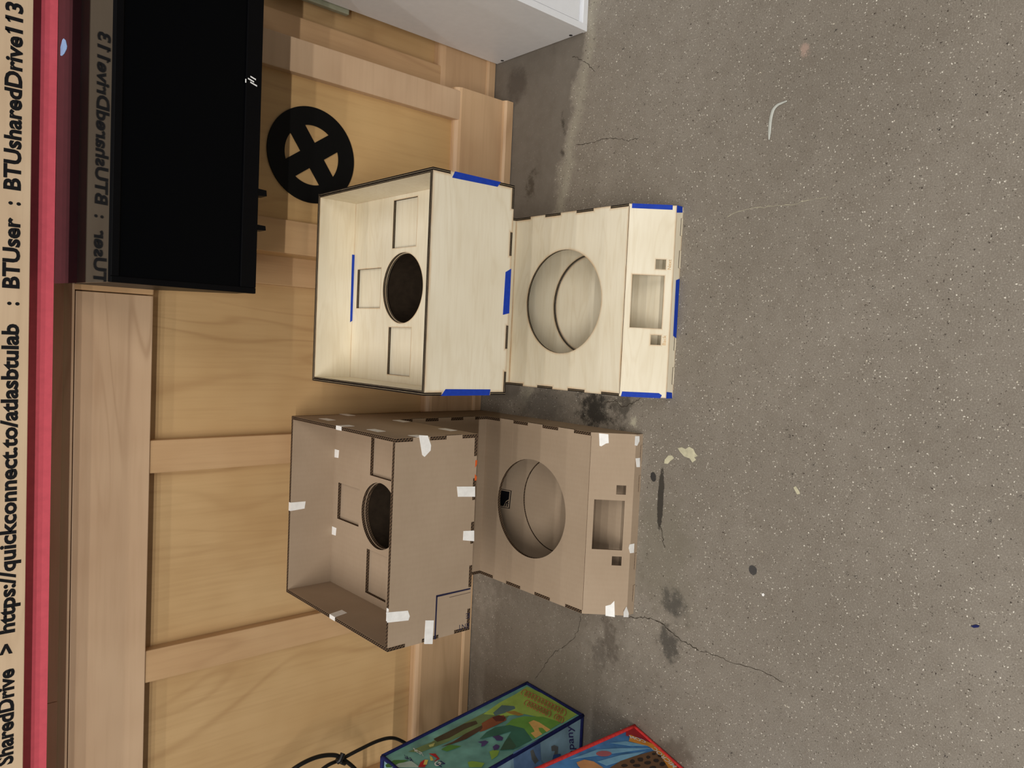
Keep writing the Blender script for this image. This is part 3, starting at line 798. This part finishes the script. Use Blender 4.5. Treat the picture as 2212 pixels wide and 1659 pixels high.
for yy in (1.640, 1.381):
    prism('screw', [(yy+0.0045*math.cos(k*math.pi/8), 0.0105+0.0045*math.sin(k*math.pi/8)) for k in range(16)], 'x', wx0-0.0006, wx0+0.001, 'hole', CAB)
pst = box('cable_cover', (0.766, YA-0.012, 0.462), (0.782, YA+0.002, 0.88), 'greygreen', None, 0.002)
tag(pst, 'narrow grey-green plastic cover running up the wall behind the white cabinet', 'cable cover')

# ================================================================== BAGS
def bag_print(M, name, px, p0, n, colour, off=0.0006, part='print'):
    pts = [Vector(on_plane(p, p0, n)) for p in px]
    return slab(part, [p+Vector(n).normalized()*off for p in pts], n, 0.0002, plain(name, colour, 0.45, 0.35, 0.10, 22), M)
def make_bag(name, label, A, B, B2, A2, depth, side_mat, front_mat, bind):
    """A,B: far and near bottom corners of the visible side; A2,B2 the same at the top; body runs to -X"""
    root = empty(name, ((A[0]+B[0])/2-depth/2, (A[1]+B[1])/2, 0)); tag(root, label, 'shopping bag')
    A, B, B2, A2 = map(Vector, (A, B, B2, A2)); d = Vector((-depth, 0, 0))
    lip = 0.0
    vs = [A, B, B2, A2, A+d, B+d, B2+d, A2+d]
    mesh_obj('side_face', [A, B, B2, A2], [[1, 0, 3, 2]], side_mat, root)
    mesh_obj('front_face', [B, B+d, B2+d, B2], [[1, 0, 3, 2]], front_mat, root)
    mesh_obj('back_face', [A, A+d, A2+d, A2], [[0, 1, 2, 3]], front_mat, root)
    mesh_obj('far_side_face', [A+d, B+d, B2+d, A2+d], [[0, 1, 2, 3]], side_mat, root)
    mesh_obj('bottom_face', [A, B, B+d, A+d], [[0, 1, 2, 3]], bind, root)
    up = Vector((0, 0, 0.004))
    for p, q in ((A, A2), (B, B2), (A+up, B+up), (B+up, B+d+up), (A2, B2), (B2, B2+d), (A2, A2+d), (B+d, B2+d)):
        m = (p+q)/2
        tube('binding', spline([p, m, q], 6), 0.0045, bind, root, 8)
    for s in (0.0,):
        base = [B2+d*0.3, B2+d*0.3+Vector((0, -0.01, 0.12)), B2+d*0.7+Vector((0, -0.01, 0.12)), B2+d*0.7]
        tube('handle', spline(base, 8), 0.007, bind, root, 8, 0.3)
    return root, A, B, A2, B2

teal = plain('teal_bag_print', srgb(118, 178, 168), 0.4, 0.4, 0.22, 12)
sky = plain('pale_blue_bag_print', srgb(150, 182, 196), 0.45, 0.4, 0.16, 14)
bluebag, A, B, A2, B2 = make_bag('shopping_bag', 'green and teal printed shopping bag with navy binding next to the wall',
    (-0.896, 1.434, 0.0), (-0.904, 1.233, 0.0), (-0.955, 1.233, 0.45), (-0.947, 1.434, 0.45), 0.34, teal, sky, 'navy')
SN = np.array((B-A).cross(A2-A)); SN = SN/np.linalg.norm(SN); SN = SN if SN[0] > 0 else -SN
SP = np.array(A)
def c2(px): return [(820+x/4.809, 1460+y/4.809) for x, y in px]
P_ = lambda nm, px, cl, off=0.0006: bag_print(bluebag, nm, c2(px), SP, SN, cl, off)
P_('moss_print', [(300, 790), (540, 690), (870, 500), (1100, 380), (1280, 330), (1540, 120), (1600, 160), (1300, 460), (1000, 560), (700, 690), (420, 800)], srgb(112, 136, 88))
P_('dark_branch_print', [(640, 740), (760, 690), (900, 600), (1060, 520), (1150, 470), (1180, 500), (1050, 570), (900, 660), (760, 710)], srgb(82, 62, 48), 0.0010)
P_('dark_branch_print', [(560, 660), (700, 590), (880, 500), (1000, 470), (1020, 500), (880, 560), (720, 650), (600, 690)], srgb(74, 66, 50), 0.0010)
P_('lime_print', [(1530, 115), (1700, 190), (2050, 405), (1910, 490), (1700, 440), (1500, 400), (1300, 420), (1080, 400), (1250, 280), (1420, 190)], srgb(164, 196, 92), 0.0010)
P_('leaf_print', [(1380, 455), (1500, 425), (1700, 430), (1890, 490), (1600, 665), (1500, 570), (1300, 525)], srgb(112, 168, 74), 0.0012)
P_('path_print', [(1548, 490), (1600, 466), (1660, 490), (1720, 530), (1775, 565), (1735, 590), (1690, 545), (1650, 545), (1660, 580), (1690, 612), (1620, 652), (1570, 600), (1610, 585), (1600, 560)], srgb(234, 190, 112), 0.0016)
P_('dark_teal_print', [(1040, 662), (1110, 590), (1200, 540), (1350, 515), (1500, 552), (1585, 672), (1390, 770), (1250, 780), (1300, 690), (1370, 580), (1240, 620)], srgb(60, 116, 98), 0.0014)
P_('shade_green_print', [(1255, 778), (1300, 690), (1350, 645), (1420, 740), (1390, 768)], srgb(62, 96, 78), 0.0018)
P_('blue_rock_print', [(1180, 390), (1270, 310), (1400, 320), (1410, 345), (1300, 390), (1200, 420)], srgb(92, 122, 124), 0.0014)
P_('brown_mound_print', [(1060, 500), (1180, 430), (1290, 415), (1320, 465), (1190, 530), (1090, 575), (1035, 590), (1070, 545)], srgb(142, 84, 56), 0.0016)
P_('maroon_mound_print', [(1170, 440), (1240, 415), (1310, 440), (1290, 475), (1210, 480)], srgb(96, 48, 44), 0.0020)
P_('ochre_print', [(1310, 380), (1400, 370), (1500, 410), (1440, 420), (1360, 400)], srgb(166, 132, 62), 0.0016)
for px in ([(1170, 640), (1240, 625), (1285, 650), (1275, 680), (1215, 680), (1195, 655)], [(1020, 695), (1100, 680), (1132, 695), (1090, 735), (1055, 745), (1060, 710)], [(1175, 745), (1210, 720), (1248, 735), (1235, 765), (1190, 785)]):
    P_('violet_petal_print', px, srgb(78, 66, 116), 0.0022)
for px in ([(915, 905), (960, 893), (1010, 900), (1090, 915), (1060, 957), (930, 957)], [(1140, 795), (1190, 775), (1245, 785), (1225, 835), (1165, 880)]):
    P_('bright_leaf_print', px, srgb(140, 178, 76), 0.0018)
P_('grass_print', [(60, 930), (150, 880), (300, 880), (200, 925), (120, 957), (70, 957)], srgb(76, 134, 66), 0.0012)
P_('pale_rock_print', [(120, 957), (200, 915), (330, 890), (420, 957)], srgb(176, 198, 188), 0.0014)
P_('grass_print', [(640, 770), (720, 720), (850, 735), (800, 755), (700, 790)], srgb(86, 142, 66), 0.0012)
P_('pale_stone_print', [(510, 725), (575, 700), (560, 735), (520, 745)], srgb(206, 206, 128), 0.0014)
for px in ([(425, 905), (470, 875), (500, 890), (470, 957), (400, 957)], [(510, 815), (580, 815), (625, 870), (560, 900), (600, 865), (540, 830)]):
    P_('red_letter_print', px, srgb(176, 38, 46), 0.0018)
for px in ([(470, 880), (505, 880), (490, 930), (455, 930)], [(520, 840), (545, 850), (560, 885), (530, 890)]):
    P_('yellow_letter_print', px, srgb(214, 190, 96), 0.0019)
def on_side(px, off): return Vector(on_plane(px, SP, SN))+Vector(SN)*off
def side_text(body, o, a, b, mat, off=0.0022, bold=0.02):
    oo = c2([o])[0]
    lettering('lettering', body, lambda s, r: on_side((oo[0]+a[0]*s+b[0]*r, oo[1]+a[1]*s+b[1]*r), off), mat, bluebag, bold=bold)
wl = plain('white_logo_lettering', srgb(226, 226, 222), 0.5, 0.3); nl = plain('navy_logo_lettering', srgb(38, 44, 92), 0.5, 0.3)
side_text('RAL', (352, 905), (-19, -9), (-5, -9), nl); side_text('TOR', (470, 850), (-22, -12), (-6, -9), wl)
side_text('N', (640, 957), (9, -8), (-10, -6), nl); side_text('G', (600, 955), (9, -8), (-9, -6), wl)
# looping script line along the bottom of the side (not legible in the photograph)
so = plain('orange_script_print', srgb(186, 112, 78), 0.45, 0.35)
for (xa, ya), (xb, yb_), loops in (((1930, 395), (1490, 175), 13), ((1770, 405), (1520, 285), 8), ((1900, 470), (1830, 430), 3)):
    pts = []
    for i in range(loops*8+1):
        s = i/(loops*8); th = 2*math.pi*loops*s
        px = (820+(xa+(xb-xa)*s+14*math.sin(th)-16*math.cos(th))/4.809, 1460+(ya+(yb_-ya)*s+16*math.cos(th)+18*math.sin(th+0.6))/4.809)
        pts.append(on_side(px, 0.0026))
    tube('script', pts, 0.0010, so, bluebag, 5)
# front face of the green bag
FN = np.array((B2-B).cross(Vector((-1, 0, 0)))); FN = FN/np.linalg.norm(FN); FN = FN if FN[1] < 0 else -FN
def on_fr(px, off): return Vector(on_plane(px, np.array(B), FN))+Vector(FN)*off
vl = plain('violet_lettering_print', srgb(62, 58, 112), 0.45, 0.35)
pa, pb = on_fr((1232, 1567), 0), None
lettering('lettering', 'company', lambda s, r: on_fr((1244+(1240-1244)*s-14*r+(s*-4), 1668-(1668-1568)*s-4*r*0), 0.0006), vl, bluebag, bold=0.01)
def F_(nm, px, cl, off=0.0006): slab('print', [on_fr(p, off) for p in px], FN, 0.0002, plain(nm, cl, 0.45, 0.35, 0.1, 30), bluebag)
F_('dusk_blue_print', [(1108, 1625), (1166, 1596), (1168, 1640), (1160, 1659), (1110, 1659)], srgb(112, 142, 180))
F_('grey_figure_print', [(1190, 1612), (1197, 1609), (1205, 1613), (1204, 1628), (1195, 1632), (1198, 1622), (1191, 1622)], srgb(116, 116, 112), 0.001)
F_('blue_cloth_print', [(1195, 1630), (1210, 1628), (1212, 1645), (1190, 1650)], srgb(64, 96, 148), 0.0012)
F_('grey_figure_print', [(1145, 1622), (1151, 1618), (1156, 1632), (1163, 1643), (1155, 1650), (1148, 1640)], srgb(112, 112, 106), 0.001)
F_('blue_cloth_print', [(1158, 1648), (1166, 1643), (1176, 1652), (1178, 1660), (1156, 1660)], srgb(104, 150, 186), 0.0012)

# red bag in front
stripe = plain('blue_wave_bag_print', srgb(70, 128, 186), 0.4, 0.4, 0.25, 16)
redbag, RA, RB, RA2, RB2 = make_bag('shopping_bag', 'blue printed shopping bag with red binding in front of the green one',
    (-0.866, 1.073, 0.0), (-0.924, 0.873, 0.0), (-0.916, 0.873, 0.42), (-0.858, 1.073, 0.42), 0.34, stripe, stripe, 'redbind')
RN = np.array((RB-RA).cross(RA2-RA)); RN = RN/np.linalg.norm(RN); RN = RN if RN[0] > 0 else -RN
RP = np.array(RA)
def R_(nm, px, cl, off=0.0006): return bag_print(redbag, nm, px, RP, RN, cl, off)
R_('crimson_hem_print', [(1352, 1577), (1372, 1568), (1400, 1592), (1440, 1620), (1482, 1659), (1497, 1674), (1488, 1684), (1458, 1662), (1430, 1628), (1410, 1608), (1380, 1594), (1352, 1590)], srgb(170, 36, 46), 0.0008)
R_('orange_label_print', [(1361, 1588), (1415, 1610), (1432, 1623), (1447, 1640), (1464, 1662), (1476, 1678), (1466, 1688), (1448, 1668), (1430, 1640), (1412, 1620), (1398, 1612), (1358, 1602)], srgb(226, 150, 58), 0.0012)
for k, px in enumerate(([(1318, 1606), (1352, 1602), (1400, 1612), (1360, 1612)], [(1230, 1642), (1290, 1620), (1340, 1617), (1410, 1617), (1352, 1625), (1300, 1632)], [(1290, 1646), (1340, 1632), (1395, 1624), (1360, 1640), (1310, 1655)])):
    R_('pale_wave_print', px, srgb(126, 180, 214), 0.0009)
R_('shell_print', [(1318, 1659), (1340, 1645), (1372, 1634), (1400, 1626), (1415, 1622), (1428, 1636), (1445, 1662), (1452, 1684), (1440, 1702), (1400, 1722), (1350, 1732), (1302, 1716), (1292, 1688)], srgb(112, 82, 58), 0.0012)
random.seed(4)
for cxp, cyp, rx, ry in ((1366, 1646, 6, 5), (1383, 1642, 7, 5), (1400, 1637, 5, 3.5), (1412, 1630, 5, 3), (1375, 1655, 9, 3.5), (1399, 1649, 8, 4), (1417, 1644, 7, 4.5), (1348, 1655, 8, 4), (1410, 1659, 8, 3.5), (1430, 1652, 7, 5), (1424, 1634, 4, 3), (1330, 1672, 9, 5), (1352, 1671, 9, 5), (1378, 1671, 9, 5), (1402, 1674, 9, 5), (1428, 1671, 9, 6), (1448, 1682, 7, 6), (1345, 1690, 10, 7), (1375, 1690, 11, 7), (1405, 1692, 11, 7), (1360, 1712, 10, 6), (1392, 1712, 10, 6)):
    R_('dark_scute_print', [(cxp+rx*math.cos(t*math.pi/3.5)*random.uniform(.85, 1.1), cyp+ry*math.sin(t*math.pi/3.5)*random.uniform(.85, 1.1)) for t in range(7)], srgb(48, 38, 34), 0.0016)
R_('balloon_print', [(1304+17*math.cos(t*math.pi/7), 1629+6*math.sin(t*math.pi/7)) for t in range(14)], srgb(186, 104, 112), 0.0013)
R_('tan_figure_print', [(1245, 1648), (1262, 1642), (1282, 1646), (1302, 1659), (1320, 1690), (1290, 1700), (1262, 1668), (1248, 1655)], srgb(206, 148, 98), 0.0013)
def on_red(px, off): return Vector(on_plane(px, RP, RN))+Vector(RN)*off
for body, o, a, b in (('COM', (1396, 1607), (-34, -11), (-4, -7)), ('MICROC', (1462, 1657), (-48, -42), (-8, 3))):
    lettering('lettering', body, lambda s, r, o=o, a=a, b=b: on_red((o[0]+a[0]*s+b[0]*r, o[1]+a[1]*s+b[1]*r), 0.0018), wl, redbag, bold=0.01)

# ================================================================== BLACK CORD BY THE WALL
CORD = empty('power_cord', (-1.05, 1.62, 0)); tag(CORD, 'looped black cord tied in a bundle against the maple panel behind the bags', 'cord')
yc = 1.625
def cp(px, dy=0.0): return on_y(px, yc+dy)
s1 = [cp((540, 1740), 0.02), cp((600, 1690), 0.01), cp((640, 1657)), cp((680, 1637)), cp((715, 1631)), cp((738, 1638), -0.004), cp((775, 1672)), cp((800, 1740)), (-1.25, 1.60, 0.06), (-1.35, 1.55, 0.006), (-1.55, 1.5, 0.006)]
tube('cable', spline(s1, 8), 0.0052, 'cord', CORD)
s2 = [cp((640, 1720), 0.01), cp((697, 1661)), cp((737, 1640), 0.004), cp((775, 1620)), cp((815, 1601)), cp((845, 1594)), cp((868, 1601)), cp((885, 1615)), cp((915, 1655), 0.005), (-1.17, 1.60, 0.10), (-1.22, 1.56, 0.006), (-1.5, 1.45, 0.006)]
tube('cable', spline(s2, 8), 0.0045, 'cord', CORD)
tube('tie', spline([cp((729, 1646), -0.008), cp((735, 1641), -0.012), cp((741, 1627), -0.010)], 6), 0.0062, 'cord', CORD)
tube('tie', spline([cp((728, 1640), 0.006), cp((736, 1646), -0.012), cp((745, 1650), -0.010)], 6), 0.0045, 'cord', CORD)

# ================================================================== SMALL THINGS ON THE FLOOR
def ribbon(name, px, w, mat, parent, z=0.0004):
    pts = [Vector(on_z(p, 0)) for p in px]
    rnd = random.Random(len(px)*7+int(px[0][0]))
    fine = []
    for i in range(len(pts)-1):
        for k in range(6):
            q = pts[i].lerp(pts[i+1], k/6)
            fine.append(q+Vector((rnd.uniform(-1, 1), rnd.uniform(-1, 1), 0))*0.0022)
    fine.append(pts[-1])
    vs, fs = [], []
    for i, p in enumerate(fine):
        d = fine[min(i+1, len(fine)-1)]-fine[max(i-1, 0)]; nrm = Vector((-d.y, d.x, 0)).normalized()
        ww = 0.7*w*(0.35+0.9*rnd.random())*(0.25 if i in (0, len(fine)-1) else 1)
        vs += [p+nrm*ww/2+Vector((0, 0, z)), p-nrm*ww/2+Vector((0, 0, z))]
    for i in range(len(fine)-1): fs.append([2*i, 2*i+1, 2*i+3, 2*i+2])
    return mesh_obj(name, vs, fs, mat, parent)
ribbon('crack', [(1358, 1333), (1385, 1334), (1410, 1336), (1440, 1355), (1470, 1382), (1490, 1393), (1510, 1405)], 0.0035, 'crack', FLOOR)
ribbon('crack', [(1510, 1405), (1545, 1415), (1580, 1430), (1640, 1448), (1695, 1475)], 0.0018, 'crack', FLOOR)
ribbon('crack', [(1255, 1330), (1252, 1352), (1240, 1380), (1215, 1398), (1195, 1412), (1175, 1440), (1155, 1468)], 0.0018, 'crack', FLOOR)
ribbon('crack', [(1245, 312), (1275, 310), (1300, 302), (1330, 298), (1355, 304), (1380, 298)], 0.0022, 'crack', FLOOR)
ribbon('crack', [(1236, 122), (1250, 126), (1270, 138), (1285, 155)], 0.0022, 'crack', FLOOR)
ribbon('crack', [(1310, 868), (1330, 866), (1345, 880), (1365, 872), (1385, 860)], 0.0025, 'crack', FLOOR)
ribbon('crack', [(1570, 468), (1610, 452), (1660, 447), (1720, 440), (1790, 425)], 0.0012, 'paint', FLOOR)
ribbon('crack', [(1425, 1130), (1432, 1160), (1436, 1185)], 0.0025, 'crack', FLOOR)
def flake(px, label):
    o = slab('paint_flake', [on_z(p, 0.0003) for p in px], (0, 0, 1), 0.0005, 'paint')
    tag(o, label, 'paint flake')
flake([(1464, 968), (1473, 966), (1481, 970), (1489, 965), (1498, 970), (1502, 979), (1508, 985), (1500, 988), (1504, 993), (1496, 999), (1490, 990), (1478, 986), (1470, 977)], 'large ragged cream paint flake on the concrete in front of the cardboard machine')
flake([(1436, 993), (1444, 984), (1452, 984), (1456, 990), (1448, 996), (1443, 1002), (1435, 1001)], 'small ragged cream paint flake nearer to the cardboard machine')
flake([(1714, 1053), (1719, 1050), (1727, 1062), (1728, 1067), (1722, 1068)], 'tiny cream paint flake alone on the open concrete floor')
s = [on_z(p, 0.0016) for p in [(1661, 302), (1662, 285), (1664, 262), (1669, 240), (1678, 228), (1690, 222), (1700, 218)]]
s = spline(s, 8); nr = len(s)
o = tube('plastic_strip', s, [0.0036*min(1.0, 0.35+4*k/nr)*(1.0 if k < nr*0.5 else 1.0-0.62*(k/nr-0.5)*2) for k in range(nr)], 'clear', None, 8, 0.35)
tag(o, 'curved translucent plastic strip lying on the open floor', 'plastic strip')

for px, label, mat in (([(2097, 1352), (2108, 1349), (2116, 1351), (2114, 1355), (2104, 1356)], 'dark blue plastic scrap alone at the near edge of the floor', 'navy'),
                       ([(1646, 1283), (1649, 1281), (1652, 1284), (1650, 1288), (1647, 1287)], 'tiny white paper scrap on the floor beside the dark rubber mark', 'whitetape')):
    o = slab('scrap', [on_z(p, 0.0002) for p in px], (0, 0, 1), 0.0012, mat)
    tag(o, label, 'scrap')
